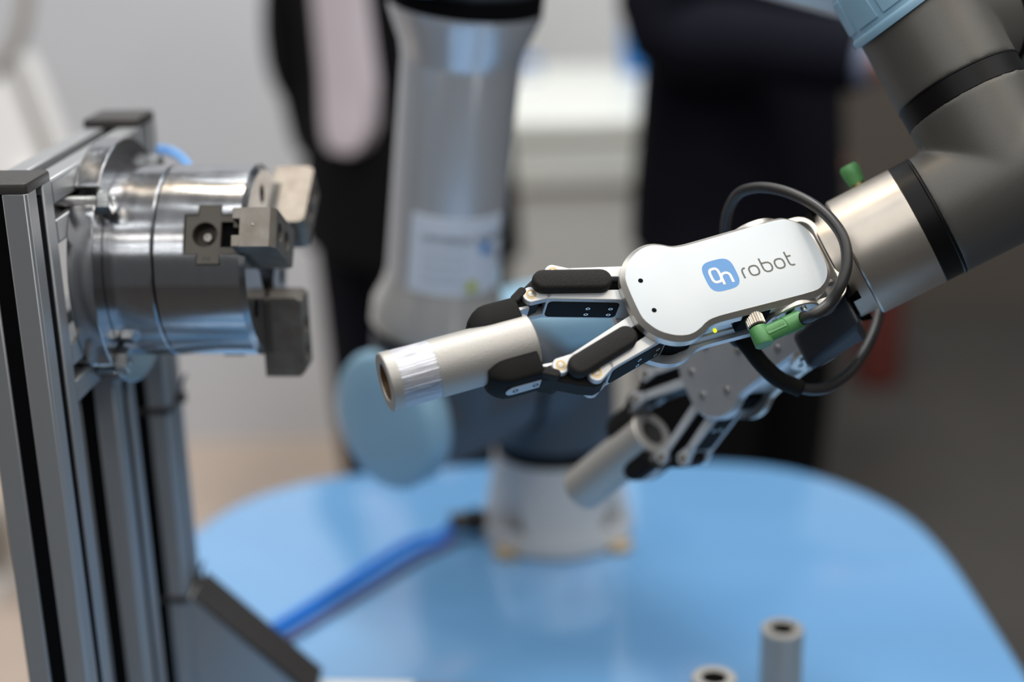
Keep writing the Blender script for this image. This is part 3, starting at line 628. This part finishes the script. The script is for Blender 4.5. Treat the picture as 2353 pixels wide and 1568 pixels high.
# ================================================================== dual gripper bracket
bk_ = thing('gripper_bracket', 'wedge shaped dual mounting bracket joining the tool flange to both grippers', 'bracket', frame_mat(PF, T3, N03, W3))
obj('adapter_plate', MB().lathe([(0.0005, 0.0335), (0.0118, 0.0335), (0.0125, 0.0328)], (0, 0, 0), (1, 0, 0), 72), 'flange_brushed', bk_)
cb, sb = math.cos(BETA), math.sin(BETA)
AX0 = Vector((17.8, 25.6)) - Vector((cb, sb)) * 6.5       # wedge face point, just behind yoke plate
td = Vector((-sb, cb))
wp = [(12.6, -31), (12.6, 31)] + [tuple(AX0 + td * 16), tuple(AX0 - td * 24)] + [(AX0 - td * 24)[:] and ((AX0 - td * 24).x, -(AX0 - td * 24).y), ((AX0 + td * 16).x, -(AX0 + td * 16).y)]
wp = [(13.0, -23), tuple((Vector((AX0.x, -AX0.y)) + Vector((-sb, -cb)) * 5)), tuple((Vector((AX0.x, -AX0.y)) - Vector((-sb, -cb)) * 22)), tuple(AX0 - td * 22), tuple(AX0 + td * 5), (13.0, 23)]
obj('wedge_block', MB().prism(wp, -30, 30), 'black_rubber', bk_, scale=0.001, bevel=0.003, bseg=4)
obj('side_block', MB().prism([(14, -12), (54, -20), (54, -8), (30, 8), (14, 20)], -46, -22), 'bracket_dark', bk_, scale=0.001, bevel=0.004, bseg=4)
for s in (-1, 1):
    for ww in (-18, 18):
        p_ = Vector((AX0.x, s * AX0.y, ww)); d_ = Vector((cb, s * sb, 0))
        obj('cap_screw', MB().lathe([(-2, 2.6), (1.0, 2.6), (1.4, 2.2)], p_, d_, 16), 'steel_bolt', bk_, scale=0.001)

# ================================================================== grippers (local mm: x = a toward tips, y = w, z = n out of the cover)
G1 = T3 * cb + N03 * sb; N1 = N03 * cb - T3 * sb
O1 = PF + (T3 * 65.0 + N03 * 75.2 + W3 * -2.2) * 0.001
def gripper(label, M4, group):
    gr = thing('robot_gripper', label, 'gripper', M4, group)
    P = lambda name, mb, m, par=None, **k: obj(name, mb, m, par or gr, scale=0.001, **k)
    half = [(-58.0, 6), (-57.2, 12.5), (-54.3, 18.3), (-49, 22.6), (-42, 24.3), (-18, 24.0), (8, 23.4), (18, 23.4), (24.5, 24.4), (30, 27.2), (35, 28.9), (40, 28.9), (46, 27.0), (52.5, 22.5), (56.8, 16.5), (58.9, 9.5)]
    OUT = catmull_closed(half + [(x, -y) for x, y in reversed(half)], 3)
    lv = lambda d, h: [(u, v, h) for u, v in offset_poly(OUT, d)]
    cover = P('cover', MB().loft([lv(3.0, -8.2), lv(3.0, -3.0), lv(0.3, -0.05)]), 'alu_edge', ang=25)
    P('cover_face', MB().loft([lv(0.3, -0.4), lv(0.3, -0.06), lv(0.12, 0.0)]), 'alu_white', cover, ang=25)
    for y in (9.7, -9.9): P('screw_hole', MB().lathe([(-0.2, 1.45), (0.06, 1.45), (0.07, 0.9), (0.07, 0)], (50.8, y, 0), (0, 0, 1), 20), 'black_gap', cover)
    # body between the plates
    P('body', MB().loft([[(u, v, h) for u, v in rrect(-55.5, -22.6, 30, 22.6, 7)] for h in (-31.5, -8.0)]), 'alu', bevel=0.0006)
    P('gear_housing', MB().loft([[(u, v, h) for u, v in catmull_closed([(26, -20), (34, -25.4), (42, -25.2), (50, -20), (53.5, -10), (54.5, 0), (53.5, 10), (50, 20), (42, 25.2), (34, 25.4), (26, 20)], 3)] for h in (-31.5, -8.0)]), 'black_gap')
    back = P('back_plate', MB().loft([lv(0.4, -37.4), lv(2.4, -36.0), lv(2.4, -31.2)]), 'alu', ang=25)
    for x, y in ((50, 9), (50, -9), (30, 17), (30, -17), (8, 0), (-20, 16), (-20, -16), (-46, 15), (-46, -15)):
        P('screw', MB().lathe([(0, 2.7), (1.0, 2.5), (1.25, 1.9)], (x, y, -37.3), (0, 0, -1), 18), 'steel_bolt', back)
    # black box on the side standing for the dark connector recess; led
    P('recess_block', MB().box((-16.0, -27.25, -22), (2.0, -22.0, -3.4)), 'black_gap', bevel=0.0008)
    P('status_led', MB().sphere((13.5, -23.4, -20), 1.1, 12), 'led')
    P('side_trim', MB().box((-50, -23.6, -31), (28, -22.4, -24)), 'alu_link', bevel=0.0006)
    # logo: badge and lettering
    sq = []
    for i in range(64):
        t = 2 * math.pi * i / 64; c, s = math.cos(t), math.sin(t); e = 2 / 3.4
        sq.append((4.9 + 9.7 * math.copysign(abs(c) ** e, c), 0.2 + 10.0 * math.copysign(abs(s) ** e, s)))
    badge = P('logo_badge', MB().prism(sq, -0.02, 0.06), 'logo_blue')
    def stroke(mb, path, w, h0=0.05, h1=0.13, closed=False):
        path = [Vector((-q[0], q[1])) for q in path]; n = len(path); L_, R_ = [], []
        for i, p in enumerate(path):
            a = path[(i - 1) % n] if closed or i else p; b = path[(i + 1) % n] if closed or i < n - 1 else p
            d = (b - a).normalized(); nn = Vector((-d.y, d.x)) * (w / 2); L_.append(p + nn); R_.append(p - nn)
        rings = [[(l.x, l.y, h0), (r.x, r.y, h0), (r.x, r.y, h1), (l.x, l.y, h1)] for l, r in zip(L_, R_)]
        mb.loft(rings, closed=closed)
    def srr(cx, cy, rx, ry, e=3.0, n=32):
        o = []
        for i in range(n):
            t = 2 * math.pi * i / n; c, s = math.cos(t), math.sin(t); o.append((cx + rx * math.copysign(abs(c) ** (2 / e), c), cy + ry * math.copysign(abs(s) ** (2 / e), s)))
        return o
    m_ = MB(); stroke(m_, srr(-7.95, 0.75, 2.75, 4.3, 3.2), 1.6, closed=True); P('letter', m_, 'logo_light', badge)
    m_ = MB(); stroke(m_, [(-5.15, -6.1), (-5.15, -2.0), (-4.9, -0.6), (-4.2, 0.3), (-3.0, 0.75), (-1.6, 0.75), (-0.5, 0.3), (0.2, -0.6), (0.45, -2.0), (0.45, -6.1)], 1.6, 0.05, 0.135); P('letter', m_, 'logo_light', badge)
    wmk = MB(); w_ = 1.05
    def lt(path, closed=False): 
        stroke(wmk, path, w_, -0.02, 0.08, closed)
    lt([(8.0, -5.8), (8.0, -1.6), (8.3, -0.5), (9.0, 0.3), (10.5, 0.55)])
    lt(srr(15.2, -2.5, 2.85, 3.05, 2.6), True)
    lt([(20.9, 4.0), (20.9, -2.9), (21.3, -4.3), (22.3, -5.3), (23.8, -5.55), (25.3, -5.2), (26.2, -4.2), (26.55, -2.6), (26.2, -0.9), (25.2, 0.1), (23.8, 0.45), (21.1, 0.45)])
    lt(srr(31.6, -2.5, 2.85, 3.05, 2.6), True)
    lt([(37.2, 3.9), (37.2, -3.6), (37.5, -4.8), (38.4, -5.5), (40.2, -5.55)]); lt([(37.3, 0.55), (40.1, 0.55)])
    P('wordmark', wmk, 'logo_grey', cover)
    # yoke around the back of the body
    yk = []; path = [(-24, 27.2), (-60, 27.2)] + [(-60 - 9 * math.sin(t), 18.2 + 9 * math.cos(t)) for t in [math.pi / 2 * i / 6 for i in range(1, 7)]]
    path = path + [(x, -y) for x, y in reversed(path)]
    n = len(path); oo, ii = [], []
    for i, q in enumerate(path):
        a = Vector(path[max(i - 1, 0)]); b = Vector(path[min(i + 1, n - 1)]); d = (b - a).normalized(); nn = Vector((d.y, -d.x)) * 1.9; q = Vector(q); oo.append(q + nn); ii.append(q - nn)
    ym = MB(); ym.loft([[(p.x, p.y, -31), (q.x, q.y, -31), (q.x, q.y, -11), (p.x, p.y, -11)] for p, q in zip(oo, ii)])
    yoke = P('yoke', ym, 'alu_edge', ang=40, bevel=0.0006)
    for s in (-1, 1):
        dm = P('pivot_disc', MB().lathe([(24.6, 15), (25.2, 17.6), (29.2, 17.8), (29.8, 17.0)], (-33, 0, -20), (0, s, 0), 56), 'alu_edge', yoke)
        for i in range(8):
            a = 2 * math.pi * i / 8 + 0.3; cx, cz = -33 + 12.3 * math.cos(a), -20 + 12.3 * math.sin(a)
            P('disc_hole' if i % 2 else 'disc_screw', MB().lathe([(29.0, 1.9), (30.0 if i % 2 else 31.2, 1.9), (30.0 if i % 2 else 30.9, 0.9)], (cx, 0, cz), (0, s, 0), 14), 'black_gap' if i % 2 else 'steel_bolt', yoke)
        P('yoke_screw', MB().lathe([(0, 2.6), (2.6, 2.4), (3.0, 1.4)], (-67.5, s * 13, -21), (1, 0, 0), 14), 'steel_bolt', yoke)
    # fingers
    IJ, OJ = Vector((110.4, 23.0)), Vector((93.2, 33.0)); IB, OB = Vector((50, 5.2)), Vector((36, 17.0))
    for s in (1, -1):
        f2 = lambda u, v, h, s=s: (u, s * v, h)
        for nm, J, Bq, rb, inner in (('inner_link', IJ, IB, 3.6, True), ('outer_link', OJ, OB, 4.2, False)):
            d = (J - Bq).normalized(); e = J - d * 8.5; nn = Vector((-d.y, d.x))
            mbl = MB(); mbl.prism([tuple(Bq + nn * rb), tuple(Bq - nn * rb), tuple(e - nn * 2.6), tuple(e + nn * 2.6)], -31.0, -8.6, f2)
            lk = P(nm, mbl, 'alu_link', bevel=0.0005)
            for h0, h1 in ((-13.0, -8.6), (-31.0, -26.6)):
                P('joint_eye', MB().prism(stadium(tuple(e - d * 0.5), tuple(J), 2.55, 14, 4.9), h0, h1, f2), 'alu_link', lk, ang=40, bevel=0.0004)
            for hh, ax in ((-8.62, 1), (-30.98, -1)):
                P('bushing', MB().annulus(f2(J.x, J.y, hh - 1.0 * (ax > 0) * 0), (0, 0, ax), 0.16, 2.95, 1.95, 32), 'brass', lk)
                P('pin', MB().lathe([(-1.5, 1.85), (0.22, 1.85), (0.34, 1.6)], f2(J.x, J.y, hh), (0, 0, ax), 24), 'pin_steel', lk)
            # black insert on the exposed flank
            sd = -1 if inner else 1; p0 = Bq + d * (12.0); p1 = e - d * 1.5; off = nn * (sd * 1.0)
            hw0 = rb + (2.6 - rb) * ((p0 - Bq).length / (e - Bq).length); hw1 = 2.75
            def fi(u, v, dep, p0=p0, p1=p1, nn=nn, sd=sd, hw0=hw0, hw1=hw1, s=s):
                k = u / (p1 - p0).length; q = p0 + (p1 - p0) * k + nn * sd * (hw0 + (hw1 - hw0) * k + dep); return (q.x, s * q.y, v)
            Lr = (p1 - p0).length
            P('link_insert', MB().prism(rrect(0, -29.2, Lr, -12.0, 3.0), -1.2, 0.35, fi), 'black_rubber', lk, bevel=0.0003)
            for u in (4.5, 17.5):
                for hh in (-25.2, -18.4): P('screw', MB().annulus(fi(u, hh, 0.3), Vector(fi(u, hh, 1)) - Vector(fi(u, hh, 0)), 0.35, 1.35, 0.65, 18), 'steel_bolt', lk)
        # black rounded cover between the links
        pm = MB(); st = [(70.6, 18.8), (102.0, 27.4)]
        for_r = [(-9.2, 5.6), (-8.6, 6.3), (-4.6, 6.5), (-3.2, 6.1), (-2.3, 5.2), (-2.0, 4.2)]
        pm.loft([[f2(u, v, h) for u, v in stadium(st[0], st[1], r)] for h, r in for_r]); P('finger_cover', pm, 'black_print', ang=50)
        P('link_filler', MB().prism([(58, 12.2), (58, 18.2), (96, 28.5), (104, 25), (98, 22)], -30.0, -12.0, f2), 'black_gap')  # black block filling the dark gap between the links
        # knuckle carrying the tip
        kn = P('knuckle', MB().prism([(121.8, 26.0), (122.6, 20.5), (118, 18.6), (112, 18.4), (106.5, 19.5), (99, 27.0), (90.5, 28.6), (87.6, 33), (89.6, 37.6), (95, 38.6), (103, 35.5), (113.5, 29.6)], -26.2, -13.4, f2), 'black_print', bevel=0.0012, bseg=3)
        P('knuckle_lug', MB().prism(stadium((114.6, 26.6), (119.9, 23.4), 2.6, 8), -31.0, -8.2, f2), 'black_print', kn, bevel=0.001, bseg=3)
        P('knuckle_web', MB().prism([(120.5, 25.9), (121.5, 20.5), (113.5, 19.0), (108.5, 27.5), (113.5, 29.4)], -30.2, -13.0, f2), 'black_print', kn, bevel=0.001)
        # fingertip with concave gripping face
        tm = MB(); rings = []
        xs = [120.2, 122, 138, 142, 145.5, 148.2, 149.6]
        for x in xs:
            k = 0 if x < 138 else (x - 138) / 11.6; outer = 25.0 - 6.2 * k ** 2.2; hi = -7.6 - 3.0 * k ** 2.5; lo = -32.4 + 3.0 * k ** 2.5; rg = []
            for i in range(9):
                hh = hi + (lo - hi) * i / 8; yy = math.sqrt(max(0, 16.55 ** 2 - (hh + 20.0) ** 2)); rg.append((x, yy, hh))
            rg += [(x, outer - 2.4, lo), (x, outer - 0.6, lo + 1.2), (x, outer, lo + 3.4), (x, outer, hi - 3.4), (x, outer - 0.6, hi - 1.2), (x, outer - 2.4, hi)]
            rings.append([f2(u, v, h) for u, v, h in rg])
        tm.loft(rings); tip = P('fingertip', tm, 'black_rubber', ang=40, bevel=0.0005)
        P('tip_plate', MB().prism(stadium((119.5, -20), (137.5, -20), 4.6, 10), 25.0, 25.5, lambda u, v, h, s=s: (u, s * h, v)), 'alu_link', tip, bevel=0.0003)
        for x in (124.6, 136.5): P('plate_screw', MB().lathe([(25.2, 1.75), (25.62, 1.75), (25.62, 1.1), (25.3, 0.8)], (x, 0, -20), (0, s, 0), 18), 'black_plastic', tip)
        P('tip_root', MB().prism([(112.5, 17.6), (112.5, 21), (120.6, 22), (120.6, 17.2)], -30, -13.5, f2), 'alu', tip, bevel=0.0005)
    return gr
grp = 'matching two finger grippers on the dual bracket'
g1 = gripper('white topped two finger gripper with blue logo holding a silver sleeve, in focus', frame_mat(O1, G1, W3, N1), None)
G2 = T3 * cb - N03 * sb; N2 = -N03 * cb - T3 * sb
d0 = O1 - PF; WO = W3 * -0.0022
O2 = PF + WO + T3 * d0.dot(T3) - N03 * d0.dot(N03)
g2 = copy_tree(g1); g2.matrix_basis = frame_mat(O2, G2, -W3, N2)
g2['label'] = 'blurred lower two finger gripper turned away, showing its grey screwed back plate'
for o in (g1, g2): o['group'] = grp

# ---- green elbow plug on gripper 1
KC_ = Matrix.Translation((-0.0056, -0.0246, -0.0075)); PLM = frame_mat(O1, G1, W3, N1) @ KC_ @ Matrix.Scale(0.9, 4) @ KC_.inverted()
ep_ = thing('elbow_plug', 'green right angle cable plug with knurled nut on the side of the front gripper', 'plug', PLM)
P = lambda name, mb, m, par=None, **k: obj(name, mb, m, par or ep_, scale=0.001, **k)
NZ = -7.5
kp = []
for i in range(72):
    r = 5.6 if i % 3 == 0 else 6.15; kp.append((r * math.cos(2 * math.pi * i / 72), r * math.sin(2 * math.pi * i / 72)))
KX, KY = -5.6, -24.6; kd = Vector((0.06, -1, 0)).normalized(); kx, ky, kz = rotframe(kd, (0, 0, 1))
kf = lambda d, sc_: [Vector((KX, KY, NZ)) + kd * d + (kx * u + ky * v) * sc_ for u, v in kp]
P('knurled_nut', MB().loft([kf(0.6, 0.78), kf(1.8, 0.98), kf(8.6, 1.0), kf(9.4, 0.9)]), 'nickel', ang=20)
P('nut_neck', MB().lathe([(-3, 3.4), (1.0, 3.6)], (KX, KY, NZ), kd, 20), 'steel_bolt')
P('seal', MB().lathe([(9.2, 5.2), (10.6, 5.2)], (KX, KY, NZ), kd, 28), 'black_gap')
E0 = Vector((KX, KY, NZ)) + kd * 15.6; ad = Vector((-1, 0.15, -0.02)).normalized()
em_ = MB(); em_.lathe([(10.4, 5.4), (11.2, 6.0), (22.0, 6.0), (22.8, 5.4)], (KX, KY, NZ), kd, 40); pb = P('plug_elbow', em_, 'green_plug', ang=40)
P('plug_arm', MB().lathe([(0.0, 5.6), (17.4, 5.6)], E0 + kd * 1.2, ad, 40), 'green_plug', pb)
P('plug_sleeve', MB().lathe([(17.0, 5.4), (17.5, 6.0), (29.2, 6.3), (30.4, 5.6), (30.6, 3.4)], E0 + kd * 1.2, ad, 40), 'green_plug', pb, ang=30)
xa = ad; za = Vector((0, 0, 1)); ya = za.cross(xa).normalized(); za = xa.cross(ya)
LBf = lambda x, y, z: E0 + kd * 1.2 + xa * (9.4 + x) + ya * (-y) * 1 + za * (5.2 + z)
P('name_plate', MB().box((-7.2, -2.2, 0), (7.2, 2.2, 0.7), lambda u, v, h: LBf(u, v, h)), 'green_plug', pb, bevel=0.0002)
text_part('embossed_text', 'Weidmüller', 2.6, lambda x, y, z: LBf(x, y, 0.65 + z), 0.22, 'green_plug', pb, 0.001)
P('sleeve_dimple', MB().annulus(E0 + kd * 1.2 + ad * 27.5 + za * 6.2, za, 0.25, 1.2, 0.75, 20), 'green_plug', pb)
tip_w = PLM @ ((E0 + kd * 1.2 + ad * 29.5) * 0.001)

# ---- cables of the grippers
c1 = [tip_w, at(1869, 724, 0.840), at(1905, 697, 0.842), at(1932, 655, 0.840), at(1946, 603, 0.842), at(1938, 548, 0.848), at(1905, 500, 0.858), at(1858, 464, 0.87), at(1800, 439, 0.885), at(1745, 431, 0.9), at(1700, 443, 0.915), at(1676, 478, 0.93), at(1667, 525, 0.942), at(1672, 575, 0.952), at(1690, 620, 0.955)]
cb1 = thing('gripper_cable', 'dark grey cable looping from the green plug up over the gripper', 'cable', tip_w)
obj('cable_jacket', MB().tube(smooth_path(c1, 8), 0.0033, 16), 'cable_jacket', cb1, world=True, ang=180)
obj('strain_relief', MB().tube(smooth_path([c1[0], (c1[0] * 0.55 + c1[1] * 0.45)], 4), 0.0038, 16), 'black_rubber', cb1, world=True, ang=180)
c2a = [at(1697, 768, 0.905), at(1722, 800, 0.902), at(1752, 838, 0.902), at(1790, 872, 0.905), at(1838, 893, 0.91)]
c2b = [at(1832, 891, 0.91), at(1868, 896, 0.915), at(1905, 889, 0.922), at(1945, 862, 0.932), at(1978, 822, 0.942), at(2003, 775, 0.952), at(2018, 728, 0.962), at(2022, 680, 0.97), at(2012, 600, 0.975)]
cb2 = thing('gripper_cable', 'black cable with thick sleeve hanging in a loop below the front gripper', 'cable', c2a[0])
obj('shrink_sleeve', MB().tube(smooth_path(c2a, 8), 0.0052, 18), 'black_rubber', cb2, world=True, ang=180)
obj('cable_jacket', MB().tube(smooth_path(c2b, 8), 0.0035, 16), 'cable_jacket', cb2, world=True, ang=180)
obj('cable_connector', MB().cyl(at(1690, 762, 0.908), at(1704, 778, 0.902), 0.0075, 0.007, 24), 'black_plastic', cb2, world=True, bevel=0.001)

# ================================================================== workpieces (silver sleeves)
def workpiece(label, M4, cutband=True, group=None):
    t = thing('metal_sleeve', label, 'sleeve', M4, group)
    r = 16.4; L_ = 85.5
    P = lambda name, mb, m, par=None, **k: obj(name, mb, m, par or t, scale=0.001, **k)
    R = lambda x, rr, n=72: [(x, rr * math.cos(2 * math.pi * i / n), rr * math.sin(2 * math.pi * i / n)) for i in range(n)]
    b0 = L_ - 27.5 if cutband else L_
    if cutband:
        P('sleeve_body', MB().loft([R(0, 15.6), R(0.8, r), R(b0, r), R(b0, 10)]), 'work_anod', ang=40)
        bd = P('machined_band', MB().loft([R(b0, r - 0.15), R(L_ - 6.4, r - 0.15)], (False, False)), 'work_cut')
        P('end_collar', MB().loft([R(L_ - 6.4, 10), R(L_ - 6.4, r), R(L_ - 0.7, r), R(L_, 15.7), R(L_, 11.0), R(L_ - 0.8, 10.4)], (False, False)), 'work_anod', ang=30)
    else:
        P('sleeve_body', MB().loft([R(L_ - 30, 9.2), R(0, 9.2), R(0, 15.6), R(0.8, r), R(L_ - 0.8, r), R(L_, 15.6), R(L_, 9.8), R(L_ - 0.6, 9.2)], closed=False, caps=(False, False)), 'work_anod', ang=30)
    P('bore', MB().loft([R(L_ - 0.7, 10.5 if cutband else 9.25), R(6, 10.5 if cutband else 9.25)], (False, True)), 'bore_bronze' if cutband else 'bore_dark', ang=40)
    if not cutband: P('bore_plug', MB().loft([R(0.8, 9.1), R(0.3, 9.1)]), 'bore_dark')
    return t
wg = 'matching silver sleeves'
WM = frame_mat(O1, G1, W3, N1) @ Matrix.Translation((0.1175, 0.0, -0.020))
workpiece('silver sleeve with bright machined band held horizontally by the front gripper', WM, True, wg)
WM2 = g2.matrix_basis @ Matrix.Translation((0.1175, 0, -0.020))
workpiece('blurred silver sleeve held slanting downward by the lower gripper', WM2 , False, wg)
def stand(px, py, label):
    q = onz(px, py, 0.0855); workpiece(label, frame_mat(Vector((q.x, q.y, 0)), ZV, Vector((1, 0, 0)), Vector((0, 1, 0))), False, wg)
stand(1798, 1443, 'rightmost silver sleeve standing upright on the blue table, most of its side visible')
stand(1641, 1556, 'silver sleeve standing upright, cut off by the bottom edge, dark bore visible')
stand(1742, 1612, 'silver sleeve standing at the bottom edge between the other two, only rim showing')

# ================================================================== cables at the robot base
cn = at(1068, 1222, 1.50); cz = onz(1068, 1236, 0)
kc = thing('base_connector', 'black cable connector plugged into the left side of the robot base', 'connector', (cz.x, cz.y, 0))
dirb = (Vector((RB.x, RB.y, 0)) - Vector((cz.x, cz.y, 0))).normalized()
obj('connector_shell', MB().cyl(Vector((0, 0, 0.018)) - dirb * 0.014, Vector((0, 0, 0.018)) + dirb * 0.022, 0.0105, seg=24), 'black_plastic', kc, bevel=0.001)
obj('locking_ring', MB().cyl(Vector((0, 0, 0.018)) + dirb * 0.006, Vector((0, 0, 0.018)) + dirb * 0.014, 0.0125, seg=24), 'black_gap', kc)
def tcable(lbl, pts, r, m, z=None, first=None):
    q = [onz(x, y, r) for x, y in pts]
    if first is not None: q = [first] + q
    o = obj('blue_cable' if 'blue' in m else 'signal_cable', MB().tube(smooth_path(q, 8), r, 12), m, None, ang=180); tag(o, lbl, 'cable')
f0 = Vector((cz.x, cz.y, 0.018)) - dirb * 0.013
tcable('upper thick blue cable running from the robot base across the table', [(1010, 1228), (950, 1240), (890, 1272), (820, 1318), (740, 1370), (660, 1420), (600, 1452), (520, 1480)], 0.0036, 'cable_blue', first=f0)
tcable('second blue cable lying just below the thick one on the table', [(1020, 1243), (965, 1261), (905, 1294), (835, 1336), (755, 1386), (672, 1437), (612, 1470), (530, 1500)], 0.0033, 'cable_blue', first=f0 - ZV.cross(dirb) * 0.0072 + Vector((0, 0, -0.004)))
tcable('thin violet grey cable under the two blue cables near the robot base', [(1030, 1256), (975, 1280), (915, 1316), (845, 1360), (765, 1408), (682, 1458), (615, 1490)], 0.0030, 'cable_violet', first=f0 - ZV.cross(dirb) * 0.0105 + Vector((0, 0, -0.010)))
